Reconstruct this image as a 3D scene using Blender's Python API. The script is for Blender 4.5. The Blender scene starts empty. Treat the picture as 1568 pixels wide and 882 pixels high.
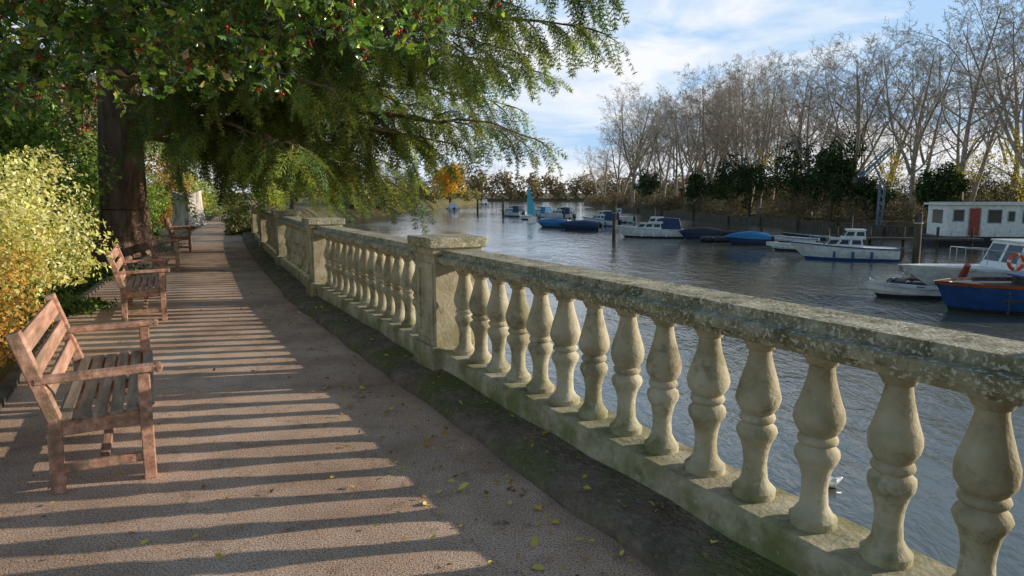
import bpy, math, random
import numpy as np
from mathutils import Vector, Matrix
R=math.radians
scene=bpy.context.scene
rng=np.random.default_rng(7)
random.seed(7)
COL=scene.collection

# ------------------------------------------------------------ materials
def newmat(name):
    m=bpy.data.materials.new(name); m.use_nodes=True
    nt=m.node_tree; nt.nodes.clear()
    out=nt.nodes.new('ShaderNodeOutputMaterial')
    return m,nt,out
def N(nt,t,**kw):
    n=nt.nodes.new(t)
    for k,v in kw.items():
        if k in n.inputs: n.inputs[k].default_value=v
        else: setattr(n,k,v)
    return n
def ramp(nt,fac,stops):
    r=nt.nodes.new('ShaderNodeValToRGB')
    e=r.color_ramp.elements
    while len(e)<len(stops): e.new(0.5)
    for i,(p,c) in enumerate(stops):
        e[i].position=p; e[i].color=(c[0],c[1],c[2],1)
    nt.links.new(fac,r.inputs[0]); return r
def noise(nt,vec,scale,detail=5,rough=.6):
    n=nt.nodes.new('ShaderNodeTexNoise'); n.inputs['Scale'].default_value=scale
    n.inputs['Detail'].default_value=detail; n.inputs['Roughness'].default_value=rough
    nt.links.new(vec,n.inputs['Vector']); return n
def mixc(nt,f,a,b,mode='MIX'):
    m=nt.nodes.new('ShaderNodeMix'); m.data_type='RGBA'; m.blend_type=mode
    for inp,v in ((m.inputs[0],f),(m.inputs[6],a),(m.inputs[7],b)):
        if hasattr(v,'is_output'): nt.links.new(v,inp)
        else: inp.default_value= v if not isinstance(v,tuple) else (v[0],v[1],v[2],1)
    return m.outputs[2]
def bump(nt,h,strength=.4,dist=.02):
    b=nt.nodes.new('ShaderNodeBump'); b.inputs['Strength'].default_value=strength
    b.inputs['Distance'].default_value=dist; nt.links.new(h,b.inputs['Height']); return b.outputs[0]
def surf_mat(name,stops,scale=3,rough=.8,bscale=30,bstr=.4,bdist=.01,extra=None,spec=.3,detail=4,stretch=None):
    m,nt,out=newmat(name)
    tc=N(nt,'ShaderNodeTexCoord'); v=tc.outputs['Object']
    if stretch:
        mp=N(nt,'ShaderNodeMapping'); mp.inputs['Scale'].default_value=stretch
        nt.links.new(v,mp.inputs[0]); v=mp.outputs[0]
    n=noise(nt,v,scale,detail); c=ramp(nt,n.outputs['Fac'],stops).outputs[0]
    p=N(nt,'ShaderNodeBsdfPrincipled',Roughness=rough); p.inputs['Specular IOR Level'].default_value=spec
    if extra: c=extra(nt,v,c)
    nt.links.new(c,p.inputs['Base Color'])
    nb=noise(nt,v,bscale,3); nt.links.new(bump(nt,nb.outputs['Fac'],bstr,bdist),p.inputs['Normal'])
    nt.links.new(p.outputs[0],out.inputs[0]); return m
def leaf_mat(name,rough=.5,trans=.35,gloss=.4):
    m,nt,out=newmat(name)
    a=N(nt,'ShaderNodeAttribute',attribute_name='Col')
    p=N(nt,'ShaderNodeBsdfPrincipled',Roughness=rough); p.inputs['Specular IOR Level'].default_value=gloss
    nt.links.new(a.outputs['Color'],p.inputs['Base Color'])
    if trans<=0:
        nt.links.new(p.outputs[0],out.inputs[0]); return m
    t=N(nt,'ShaderNodeBsdfTranslucent'); 
    tc=mixc(nt,1.0,a.outputs['Color'],(1.5,1.45,.6),'MULTIPLY'); nt.links.new(tc,t.inputs[0])
    mx=N(nt,'ShaderNodeMixShader'); mx.inputs[0].default_value=trans
    nt.links.new(p.outputs[0],mx.inputs[1]); nt.links.new(t.outputs[0],mx.inputs[2])
    nt.links.new(mx.outputs[0],out.inputs[0]); return m
def plain(name,c,rough=.4,spec=.5,var=.12,vs=4):
    d=tuple(x*(1-var*2.2) for x in c)
    return surf_mat(name,[(.3,d),(.6,c)],scale=vs,rough=rough,bscale=15,bstr=.08,spec=spec,detail=2)

def zfac(nt,a,b_,lo=1,hi=0):
    g=N(nt,'ShaderNodeNewGeometry'); s=N(nt,'ShaderNodeSeparateXYZ'); nt.links.new(g.outputs['Position'],s.inputs[0])
    m=N(nt,'ShaderNodeMapRange'); m.inputs['From Min'].default_value=a; m.inputs['From Max'].default_value=b_; m.inputs['To Min'].default_value=lo; m.inputs['To Max'].default_value=hi
    nt.links.new(s.outputs['Z'],m.inputs[0]); return m.outputs[0]
def moss_extra(nt,v,c):
    n1=noise(nt,v,2.6,5,.7); zf=zfac(nt,.08,.6,.16,-.03)
    ad=N(nt,'ShaderNodeMath',operation='ADD'); nt.links.new(n1.outputs['Fac'],ad.inputs[0]); nt.links.new(zf,ad.inputs[1])
    r1=ramp(nt,ad.outputs[0],[(.52,(0,0,0)),(.74,(.85,.85,.85))])
    c=mixc(nt,r1.outputs[0],c,(.15,.17,.045))
    n2=noise(nt,v,8,5,.7); r2=ramp(nt,n2.outputs['Fac'],[(.52,(0,0,0)),(.70,(.75,.75,.75))])
    c=mixc(nt,r2.outputs[0],c,(.15,.12,.06))
    n3=noise(nt,v,22,2,.6); r3=ramp(nt,n3.outputs['Fac'],[(.66,(0,0,0)),(.74,(.5,.5,.5))])
    return mixc(nt,r3.outputs[0],c,(.62,.58,.44))
M_stone=surf_mat('weathered_stone',[(.3,(.33,.27,.16)),(.5,(.49,.42,.28)),(.72,(.62,.55,.40))],scale=3.5,rough=.92,bscale=38,bstr=.45,bdist=.012,extra=moss_extra)
def cop_extra(nt,v,c):
    n2=noise(nt,v,9,5,.75); r2=ramp(nt,n2.outputs['Fac'],[(.45,(0,0,0)),(.62,(.85,.85,.85))])
    c=mixc(nt,r2.outputs[0],c,(.13,.11,.055))
    n3=noise(nt,v,60,2,.6); r3=ramp(nt,n3.outputs['Fac'],[(.54,(0,0,0)),(.64,(.85,.85,.85))])
    return mixc(nt,r3.outputs[0],c,(.70,.65,.50))
M_coping=surf_mat('coping_stone',[(.3,(.24,.21,.12)),(.5,(.40,.35,.23)),(.72,(.54,.48,.35))],scale=5,rough=.95,bscale=70,bstr=.8,bdist=.012,extra=cop_extra)
def ledge_extra(nt,v,c):
    n1=noise(nt,v,1.3,5,.7); r1=ramp(nt,n1.outputs['Fac'],[(.46,(0,0,0)),(.60,(.85,.85,.85))])
    c=mixc(nt,r1.outputs[0],c,(.13,.16,.035))
    n3=noise(nt,v,24,3,.6); r3=ramp(nt,n3.outputs['Fac'],[(.58,(0,0,0)),(.66,(.7,.7,.7))])
    return mixc(nt,r3.outputs[0],c,(.34,.24,.13))
M_ledge=surf_mat('kerb_stone',[(.3,(.13,.10,.07)),(.7,(.32,.24,.18))],scale=6,rough=.95,bscale=26,bstr=1,bdist=.05,extra=ledge_extra)
def path_extra(nt,v,c):
    n=noise(nt,v,110,2,.5); r=ramp(nt,n.outputs['Fac'],[(.36,(.42,.42,.42)),(.5,(1,1,1)),(.66,(1.35,1.3,1.25))])
    c=mixc(nt,1.0,c,r.outputs[0],'MULTIPLY')
    n2=noise(nt,v,.55,5,.7); r2=ramp(nt,n2.outputs['Fac'],[(.35,(.66,.63,.6)),(.6,(1.05,1.05,1.05))])
    c=mixc(nt,1.0,c,r2.outputs[0],'MULTIPLY')
    n4=noise(nt,v,5,4,.7); r4=ramp(nt,n4.outputs['Fac'],[(.58,(1,1,1)),(.72,(.6,.56,.5))])
    c=mixc(nt,1.0,c,r4.outputs[0],'MULTIPLY')
    vo=N(nt,'ShaderNodeTexVoronoi',feature='DISTANCE_TO_EDGE'); vo.inputs['Scale'].default_value=.4
    nz=noise(nt,v,2.5,4,.8); mv=mixc(nt,.3,v,nz.outputs['Color']); nt.links.new(mv,vo.inputs['Vector'])
    rc=ramp(nt,vo.outputs['Distance'],[(.0,(.4,.38,.35)),(.004,(1,1,1))])
    return mixc(nt,.5,c,rc.outputs[0],'MULTIPLY')
M_path=surf_mat('tarmac_path',[(.25,(.52,.34,.235)),(.5,(.69,.475,.34)),(.75,(.80,.60,.46))],scale=1.3,rough=.92,bscale=130,bstr=.8,bdist=.008,extra=path_extra,detail=5,spec=.1)
def ground_extra(nt,v,c):
    n1=noise(nt,v,.8,5,.7); r1=ramp(nt,n1.outputs['Fac'],[(.45,(0,0,0)),(.6,(1,1,1))])
    c=mixc(nt,r1.outputs[0],c,(.10,.13,.03))
    n2=noise(nt,v,22,3,.7); r2=ramp(nt,n2.outputs['Fac'],[(.58,(0,0,0)),(.64,(1,1,1))])
    return mixc(nt,r2.outputs[0],c,(.34,.20,.08))
M_ground=surf_mat('leaf_litter_soil',[(.3,(.08,.06,.03)),(.7,(.2,.14,.08))],scale=4,rough=1,bscale=14,bstr=1,bdist=.05,extra=ground_extra)
M_bark=surf_mat('cedar_bark',[(.3,(.10,.065,.045)),(.55,(.27,.17,.12)),(.8,(.42,.28,.21))],scale=5,rough=.95,bscale=9,bstr=1,bdist=.06,stretch=(1,1,.28))
M_barebark=surf_mat('bare_bark',[(.3,(.25,.205,.155)),(.7,(.50,.42,.33))],scale=3,rough=.9,bscale=8,bstr=.2,detail=2)
M_stump=surf_mat('stump_wood',[(.35,(.2,.16,.12)),(.5,(.55,.48,.39)),(.7,(.7,.63,.53))],scale=5,rough=.9,bscale=9,bstr=1,bdist=.05,stretch=(1,1,.2))
def wood_extra(nt,v,c):
    n=noise(nt,v,3.2,4,.6); r=ramp(nt,n.outputs['Fac'],[(.46,(0,0,0)),(.66,(.75,.75,.75))])
    return mixc(nt,r.outputs[0],c,(.17,.13,.08))
M_wood=surf_mat('bench_wood',[(.3,(.28,.13,.08)),(.5,(.52,.27,.18)),(.7,(.70,.42,.30))],scale=7,rough=.6,bscale=30,bstr=.5,bdist=.005,stretch=(.35,3,3),extra=wood_extra)
M_seat=surf_mat('bench_seat_wood',[(.3,(.18,.13,.08)),(.5,(.33,.25,.17)),(.7,(.48,.39,.27))],scale=7,rough=.65,bscale=30,bstr=.5,bdist=.005,stretch=(.35,3,3),extra=wood_extra)
M_leaf=leaf_mat('foliage',.55,.35,.3)
M_holly=leaf_mat('holly_leaf',.18,.3,.9)
M_needle=leaf_mat('cedar_needles',.6,.38,.2)
M_twig=leaf_mat('twiggy',.9,0,.1)
M_fallen=leaf_mat('fallen_leaf',.5,.0,.3)
M_white=plain('white_paint',(.85,.85,.82),.3)
M_blue=plain('blue_paint',(.025,.085,.28),.35)
M_navy=plain('navy_cover',(.02,.05,.13),.6)
M_bcov=plain('blue_cover',(.03,.22,.46),.6)
M_red=plain('red_paint',(.36,.06,.035),.5)
M_dark=plain('dark_rubber',(.03,.03,.035),.6)
M_glass=plain('dark_glass',(.03,.04,.05),.08)
M_metal=plain('grey_metal',(.45,.47,.49),.35)
M_orange=plain('orange_ring',(.85,.12,.02),.5)
M_pile=surf_mat('pile_timber',[(.3,(.05,.04,.03)),(.7,(.16,.13,.09))],scale=5,rough=.95,bscale=20,bstr=.8,stretch=(1,1,.3))
M_teal=plain('sail_cloth',(.12,.60,.75),.7)
M_crane=plain('crane_paint',(.24,.29,.34),.6)

# water
m,nt,out=newmat('river_water'); M_water=m
tc=N(nt,'ShaderNodeTexCoord'); v=tc.outputs['Object']
mp=N(nt,'ShaderNodeMapping'); mp.inputs['Scale'].default_value=(1,.5,1); mp.inputs['Rotation'].default_value=(0,0,R(-55)); nt.links.new(v,mp.inputs[0])
n1=noise(nt,mp.outputs[0],1.2,4,.6); n2=noise(nt,mp.outputs[0],4.6,3,.55); n3=noise(nt,v,.05,4,.6)
n1.inputs['Distortion'].default_value=.6; n2.inputs['Distortion'].default_value=.8
add=N(nt,'ShaderNodeMath',operation='MULTIPLY_ADD'); nt.links.new(n2.outputs['Fac'],add.inputs[0]); add.inputs[1].default_value=.32; nt.links.new(n1.outputs['Fac'],add.inputs[2])
mm=N(nt,'ShaderNodeMapRange'); mm.inputs['From Min'].default_value=.4; mm.inputs['From Max'].default_value=.6; mm.inputs['To Min'].default_value=.25; mm.inputs['To Max'].default_value=1.0
nt.links.new(n3.outputs['Fac'],mm.inputs[0])
b=N(nt,'ShaderNodeBump',Distance=.11); nt.links.new(add.outputs[0],b.inputs['Height']); nt.links.new(mm.outputs[0],b.inputs['Strength'])
p=N(nt,'ShaderNodeBsdfPrincipled',Roughness=.06); p.inputs['Base Color'].default_value=(.105,.11,.085,1); p.inputs['IOR'].default_value=1.4
p.inputs['Specular IOR Level'].default_value=1.0
nt.links.new(b.outputs[0],p.inputs['Normal']); nt.links.new(p.outputs[0],out.inputs[0])

# ------------------------------------------------------------ mesh helpers
def np_mesh(name,V,Fs,mats,col=None,smooth=False,link=True,parent=None):
    me=bpy.data.meshes.new(name)
    V=np.asarray(V,dtype=np.float32)
    if not isinstance(Fs,list): Fs=[Fs]
    Fs=[np.asarray(f,dtype=np.int32) for f in Fs if len(f)]
    nl=sum(f.size for f in Fs); nf=sum(len(f) for f in Fs)
    me.vertices.add(len(V)); me.vertices.foreach_set('co',V.ravel())
    me.loops.add(nl); me.loops.foreach_set('vertex_index',np.concatenate([f.ravel() for f in Fs]))
    me.polygons.add(nf)
    st=[];o=0
    for f in Fs:
        st.append(o+np.arange(len(f))*f.shape[1]); o+=f.size
    me.polygons.foreach_set('loop_start',np.concatenate(st).astype(np.int32))
    if smooth: me.polygons.foreach_set('use_smooth',np.ones(nf,dtype=bool))
    me.update(calc_edges=True)
    if col is not None:
        a=me.color_attributes.new('Col','FLOAT_COLOR','POINT')
        c4=np.ones((len(V),4),dtype=np.float32); c4[:,:3]=col; a.data.foreach_set('color',c4.ravel())
    for m in (mats if isinstance(mats,list) else [mats]): me.materials.append(m)
    if not link: return me
    ob=bpy.data.objects.new(name,me); COL.objects.link(ob)
    if parent: ob.parent=parent
    return ob
def norm(a): return a/np.maximum(np.linalg.norm(a,axis=-1,keepdims=True),1e-9)
def tubes(P0,P1,R0,R1,n):
    P0=np.asarray(P0,float);P1=np.asarray(P1,float);R0=np.asarray(R0,float);R1=np.asarray(R1,float)
    d=norm(P1-P0); ref=np.tile([0,0,1.0],(len(d),1)); ref[np.abs(d[:,2])>.9]=[1,0,0]
    a=norm(np.cross(d,ref)); b=np.cross(d,a)
    th=np.arange(n)*2*np.pi/n; c=np.cos(th)[None,:,None]; s=np.sin(th)[None,:,None]
    ring=a[:,None]*c+b[:,None]*s
    V=np.concatenate([P0[:,None]+ring*R0[:,None,None],P1[:,None]+ring*R1[:,None,None]],1).reshape(-1,3)
    i=np.arange(n); j=(i+1)%n
    F=np.stack([i,j,j+n,i+n],1)[None]+(np.arange(len(d))*2*n)[:,None,None]
    return V,F.reshape(-1,4)
def inst(TV,TF,P,M,S,C):
    V=np.einsum('nij,kj->nki',M,TV)*S[:,None,None]+P[:,None]
    F=TF[None]+(np.arange(len(P))*len(TV))[:,None,None]
    return V.reshape(-1,3),F.reshape(-1,TF.shape[1]),np.repeat(C,len(TV),axis=0)
def frames(nrm,rg):
    z=norm(nrm); t=norm(np.cross(z,rg.normal(size=z.shape))); y=np.cross(z,t)
    return np.stack([t,y,z],2)
LEAF=(np.array([(0,0,0),(.4,.27,.07),(1,0,-.05),(.4,-.27,.07)],float),np.array([(0,1,2),(0,2,3)]))
TWIGT=(np.array([(0,0,0),(1,.02,.1),(.5,-.03,0),(.3,.02,0),(.75,.35,.05),(.4,-.01,0),(.85,-.33,.1)],float),np.array([(0,1,2),(3,4,2),(5,6,2)]))
def clump_pts(c,r,K,n,rg,sub=.42):
    c=np.array(c,float);r=np.array(r,float)
    d=norm(rg.normal(size=(K,3))); rad=rg.uniform(.35,.8,(K,1)); cc=d*rad
    cr=rg.uniform(.6,1.15,K)*sub; cb=rg.uniform(.7,1.25,K)
    k=rg.integers(0,K,n); dd=norm(rg.normal(size=(n,3))); q=rg.uniform(.55,1.05,(n,1))**.6
    P=cc[k]+dd*q*cr[k][:,None]
    return c+P*r, dd, cb[k]
def leafy(name,blobs,size,colors,mat,T=LEAF,K=14,seed=1,extra=None,sub=.42):
    rg=np.random.default_rng(seed); Vs=[];Fs=[];Cs=[];off=0
    colors=np.array(colors)
    for (c,r,n) in blobs:
        P,dd,cb=clump_pts(c,r,K,n,rg,sub)
        nrm=dd*.7+rg.normal(size=dd.shape)*.7+np.array([0,0,.3])
        M=frames(nrm,rg); S=size*rg.uniform(.6,1.3,len(P))
        ci=rg.integers(0,len(colors),len(P)); cj=rg.integers(0,len(colors),len(P)); w=rg.uniform(0,1,(len(P),1))
        C=(colors[ci]*w+colors[cj]*(1-w))*cb[:,None]*rg.uniform(.75,1.2,(len(P),1))
        V,F,CC=inst(T[0],T[1],P,M,S,C); Vs.append(V);Fs.append(F+off);Cs.append(CC);off+=len(V)
    if extra:
        for V,F,CC in extra: 
            Vs.append(V);Fs.append(F+off);Cs.append(CC);off+=len(V)
    return np_mesh(name,np.concatenate(Vs),np.concatenate(Fs),mat,col=np.clip(np.concatenate(Cs),0,.9))

class Geo:
    def __init__(s): s.v=[];s.f=[];s.m=[]
    def add(s,vs,fs,mi=0):
        o=len(s.v); s.v+= [tuple(map(float,v)) for v in vs]
        for f in fs: s.f.append([int(i)+o for i in f]); s.m.append(mi)
    def box(s,c,sz,mi=0,rz=0):
        x,y,z=[a/2 for a in sz]; cs,sn=math.cos(rz),math.sin(rz)
        vs=[]
        for dz in (-z,z):
            for dx,dy in ((-x,-y),(x,-y),(x,y),(-x,y)):
                vs.append((c[0]+dx*cs-dy*sn,c[1]+dx*sn+dy*cs,c[2]+dz))
        s.add(vs,[(3,2,1,0),(4,5,6,7),(0,1,5,4),(1,2,6,5),(2,3,7,6),(3,0,4,7)],mi)
    def beam(s,p0,p1,w,h,mi=0,up=(0,0,1)):
        p0=Vector(p0);p1=Vector(p1);d=(p1-p0).normalized();u=Vector(up)
        if abs(d.dot(u))>.95: u=Vector((1,0,0))
        a=d.cross(u).normalized()*w/2; b=a.cross(d).normalized()*h/2
        vs=[p+i*a+j*b for p in (p0,p1) for i,j in ((-1,-1),(1,-1),(1,1),(-1,1))]
        s.add(vs,[(3,2,1,0),(4,5,6,7),(0,1,5,4),(1,2,6,5),(2,3,7,6),(3,0,4,7)],mi)
    def tube(s,p0,p1,r0,r1,n=8,mi=0):
        V,F=tubes([p0],[p1],[r0],[r1],n); o=[list(f) for f in F]
        s.add(V,o+[list(range(n))[::-1],list(range(n,2*n))],mi)
    def lathe(s,prof,c,n=16,mi=0):
        vs=[];fs=[]
        for (z,r) in prof:
            for i in range(n):
                a=2*math.pi*i/n; vs.append((c[0]+r*math.cos(a),c[1]+r*math.sin(a),c[2]+z))
        for k in range(len(prof)-1):
            for i in range(n):
                j=(i+1)%n; fs.append((k*n+i,k*n+j,(k+1)*n+j,(k+1)*n+i))
        fs.append(list(range(n))[::-1]); fs.append([(len(prof)-1)*n+i for i in range(n)])
        s.add(vs,fs,mi)
    def frus(s,b,t,mi=0):
        s.add(list(b)+list(t),[(3,2,1,0),(4,5,6,7),(0,1,5,4),(1,2,6,5),(2,3,7,6),(3,0,4,7)],mi)
    def panel(s,q,u0,u1,v0,v1,off,mi):
        q=[Vector(a) for a in q]; n=(q[1]-q[0]).cross(q[3]-q[0]).normalized()*off
        def P(u,v): return (q[0]*(1-u)+q[1]*u)*(1-v)+(q[3]*(1-u)+q[2]*u)*v+n
        s.add([P(u0,v0),P(u1,v0),P(u1,v1),P(u0,v1)],[(0,1,2,3)],mi)
    def build(s,name,mats,bevel=0,smooth=False,loc=(0,0,0),rz=0,seg=1,angle=35,parent=None):
        me=bpy.data.meshes.new(name); me.from_pydata(s.v,[],s.f); 
        for m in mats: me.materials.append(m)
        me.polygons.foreach_set('material_index',s.m)
        if smooth: me.polygons.foreach_set('use_smooth',[True]*len(s.f))
        me.update()
        if smooth: 
            try: me.set_sharp_from_angle(angle=R(angle))
            except Exception: pass
        ob=bpy.data.objects.new(name,me); COL.objects.link(ob); ob.location=loc; ob.rotation_euler=(0,0,rz)
        if bevel:
            b=ob.modifiers.new('b','BEVEL'); b.width=bevel; b.segments=seg; b.limit_method='ANGLE'; b.angle_limit=R(40)
        if parent: ob.parent=parent
        return ob

# ------------------------------------------------------------ layout curve (balustrade centre line)
W=[(11.3,-15.4),(3.98,-2.38),(1.75,1.69),(-.57,5.94),(-2.79,10.12),(-4.76,14.43),(-6.69,18.76),(-8.55,23.12),(-10.33,27.51),(-12.1,31.9)]
PN=W+[(-17.5,46),(-24.5,66),(-35,97)]
PN=[np.array(p) for p in PN]
def dirs(nodes):
    ds=[norm(nodes[i+1]-nodes[i]) for i in range(len(nodes)-1)]
    out=[]
    for i in range(len(nodes)):
        a=ds[max(i-1,0)];b=ds[min(i,len(ds)-1)]; d=norm(a+b); out.append(d)
    return out
def loft(g,nodes,prof,mi=0,closed=True,profs=None):
    D=dirs(nodes); o=[];k=len(prof)
    for i,(p,d) in enumerate(zip(nodes,D)):
        r=np.array([d[1],-d[0]]); pr=prof if profs is None else profs[i]
        for (off,z) in pr: q=p+r*off; o.append((q[0],q[1],z))
    fs=[]
    rngk=range(k) if closed else range(k-1)
    for i in range(len(nodes)-1):
        for j in rngk:
            a=i*k+j;b=i*k+(j+1)%k; fs.append((a,b,b+k,a+k))
    if closed: fs.append(list(range(k))[::-1]); fs.append([(len(nodes)-1)*k+j for j in range(k)])
    g.add(o,fs,mi)

WN=[np.array(p) for p in W]
g=Geo()
loft(g,WN,[(-.14,.985),(.14,.985),(.15,1.015),(.19,1.025),(.195,1.07),(.135,1.08),(.13,1.125),(-.13,1.125),(-.135,1.08),(-.195,1.07),(-.19,1.025),(-.15,1.015)],1)
loft(g,WN,[(-.17,-.02),(.17,-.02),(.17,.235),(.15,.26),(-.15,.26),(-.17,.235)],0)
loft(g,WN,[(.1,-3),(.32,-3),(.24,-.1),(.22,-.02),(.1,-.02)],0)
prof=[(0,.092),(.035,.094),(.045,.082),(.06,.07),(.085,.056),(.15,.05),(.2,.053),(.25,.065),(.275,.08),(.3,.087),(.32,.083),(.335,.066),(.342,.062),(.35,.074),(.362,.078),(.375,.074),(.382,.062),(.392,.072),(.42,.09),(.45,.096),(.48,.093),(.53,.078),(.59,.06),(.64,.049),(.665,.047),(.67,.058),(.685,.062),(.695,.072),(.725,.08)]
for i in range(1,len(WN)-1):
    a,bb=WN[i],WN[i+1]; L=np.linalg.norm(bb-a); d=(bb-a)/L
    nb=14; s0=.46 if i==2 else .36
    for k in range(nb):
        s=s0+(L-s0-.36)*k/(nb-1); q=a+d*s
        nseg=20 if i<4 else 10
        js=random.uniform(.96,1.04)
        g.lathe([(z,r*js*random.uniform(.975,1.02)) for z,r in prof],(q[0]+random.uniform(-.005,.005),q[1],.258),nseg,0)
bal=g.build('stone_balustrade',[M_stone,M_coping],smooth=True,angle=50)
g=Geo()
for i in range(1,len(WN)):
    q=WN[i]; d=dirs(WN)[i]; rz=math.atan2(d[1],d[0])
    g.box((q[0],q[1],.14),(.50,.48,.32),0,rz)
    g.box((q[0],q[1],.69),(.42,.40,.80),0,rz)
    g.box((q[0],q[1],1.115),(.47,.46,.06),0,rz)
    g.box((q[0],q[1],1.185),(.54,.53,.085),1,rz)
    r=np.array([d[1],-d[0]])
    for sgn in (-1,1):
        for fx in (-.15,.15):
            c=q+r*sgn*.205+d*fx; g.box((c[0],c[1],.68),(.06,.02,.66),0,rz)
        for fz in (.38,.98):
            c=q+r*sgn*.205; g.box((c[0],c[1],fz),(.235,.02,.06),0,rz)
pier=g.build('balustrade_piers',[M_stone,M_coping],bevel=.012,seg=2); pier.parent=bal
LN=[];
for i in range(len(WN)-1):
    for t in np.linspace(0,1,14,endpoint=False): LN.append(WN[i]*(1-t)+WN[i+1]*t)
LN.append(WN[-1])
rr=random.Random(3); g=Geo()
pf=[]
for n_ in LN:
    a_=rr.uniform(-.025,.02); z_=rr.uniform(-.012,.012)
    pf.append([(-.51+a_,-.05),(-.165,-.05),(-.165,.115+z_),(-.32,.10+z_),(-.42+a_*.5,.095+z_),(-.485+a_,.07+z_),(-.51+a_,.03)])
loft(g,LN,[0]*7,0,profs=pf)
led=g.build('ledge',[M_ledge],smooth=True,angle=60); led.parent=bal

# path
lo=[3.35,3.35,3.35,3.35,3.35,3.2,2.85,2.6,2.4,2.25,2.2,2.2,2.2]
g=Geo()
loft(g,PN,[(0,0)]*9,0,closed=False,profs=[[(-l+(l-.3)*j/8,0) for j in range(9)] for l in lo])
g.build('path',[M_path])
g=Geo()
loft(g,PN,[(0,0)]*4,0,closed=True,profs=[[(-l-.09,-.08),(-l+.01,-.08),(-l+.01,.05),(-l-.09,.05)] for l in lo])
g.build('path_edging',[M_pile])

# ground sheet
xs=np.concatenate([np.linspace(-3500,-200,12),np.linspace(-180,-40,20),np.arange(-38,60,.6),np.linspace(62,200,30),np.linspace(240,3500,12)])
ys=np.concatenate([np.linspace(-3500,-60,10),np.linspace(-50,-10,15),np.arange(-9,45,.6),np.arange(46,340,3),np.linspace(360,4500,16)])
wl=[(p[1],p[0]) for p in W]+[(50,-18),(80,-20.5),(107,-19.5),(180,-14),(250,-10),(285,-14),(300,-20),(4500,-20)]
wl=[(-3500,11.3+3485*.55)]+wl
wr=[(-3500,43+3500*.55),(0,60),(30,42),(46,38.5),(58,31.5),(84,26.5),(120,22),(163,18),(200,19),(240,27),(285,40),(300,45),(4500,45)]
wl=np.array(wl);wr=np.array(wr)
XL=lambda y:np.interp(y,wl[:,0],wl[:,1]); XR=lambda y:np.interp(y,wr[:,0],wr[:,1])
def ss(a,b,x): t=np.clip((x-a)/(b-a),0,1); return t*t*(3-2*t)
X,Y=np.meshgrid(xs,ys)
dl=(XL(Y)-X)*.88; dr=(X-XR(Y))*.9
near=(Y<31)
hl=np.where(near,ss(1.0,1.7,dl),ss(-1,3,dl))
und=.12*np.sin(X*.31+1)*np.sin(Y*.23)+.08*np.sin(X*.9+Y*.7)
Z=-3.2+hl*(3.15)+ss(-.5,3,dr)*2.2+ss(3,20,dr)*.5
Z=np.maximum(Z,-3.2+ss(270,284,Y)*2.4)
off_edge=ss(4.2,6.5,dl); Z+=off_edge*(.12+und*.6)*(hl>.9)+ss(4,10,dr)*und
V=np.stack([X.ravel(),Y.ravel(),Z.ravel()],1)
nx=len(xs);ny=len(ys); I,J=np.meshgrid(np.arange(nx-1),np.arange(ny-1)); a=(J*nx+I).ravel()
np_mesh('ground',V,np.stack([a,a+1,a+1+nx,a+nx],1),M_ground,smooth=True)
np_mesh('river_water',[(-3500,-3500,-2),(3500,-3500,-2),(3500,4500,-2),(-3500,4500,-2)],np.array([(0,1,2,3)]),M_water)

def bench(loc,rz,L=1.57):
    g=Geo()
    for x in (.035,L-.035):
        g.beam((x,.03,0),(x,.03,.615),.065,.06,0,up=(1,0,0))
        g.beam((x,.47,0),(x,.46,.42),.065,.065,0,up=(1,0,0))
        g.beam((x,.455,.40),(x,.60,.89),.065,.075,0,up=(1,0,0))
        g.beam((x,-.045,.635),(x,.53,.625),.085,.036,0)
        g.tube((x-.0425,-.045,.633),(x+.0425,-.045,.633),.024,.024,10,0)
        g.beam((x,.06,.365),(x,.44,.355),.04,.085,0)
        g.beam((x,.06,.13),(x,.44,.13),.035,.05,0)
    g.beam((.07,.022,.365),(L-.07,.022,.365),.035,.085,0)
    g.beam((.07,.44,.36),(L-.07,.44,.36),.035,.08,0)
    g.beam((.035,.25,.13),(L-.035,.25,.13),.05,.04,0)
    g.beam((L/2,.04,.375),(L/2,.42,.37),.045,.06,0)
    for k in range(6):
        y=-.005+k*.079
        g.beam((.0 if k not in(0,) else .07,y+.02,.418-.004*min(k,3)),(L if k else L-.07,y+.02,.418-.004*min(k,3)),.062,.022,1)
    for z,h in ((.525,.09),(.665,.09),(.805,.11)):
        y=.455+(z-.40)*.296
        g.beam((.06,y,z),(L-.06,y,z),.024,h,0,up=(0,.28,.96))
    return g.build('park_bench',[M_wood,M_seat],bevel=.006,seg=2,loc=loc,rz=rz)
rb=math.atan2(.883,-.469)
for (loc,rz) in (((-2.01,3.68),rb),((-4.36,8.5),rb-.02),((-6.86,14.0),rb-.05),((-8.75,18.6),rb-.06)):
    bench((loc[0],loc[1],.0),rz)

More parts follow.
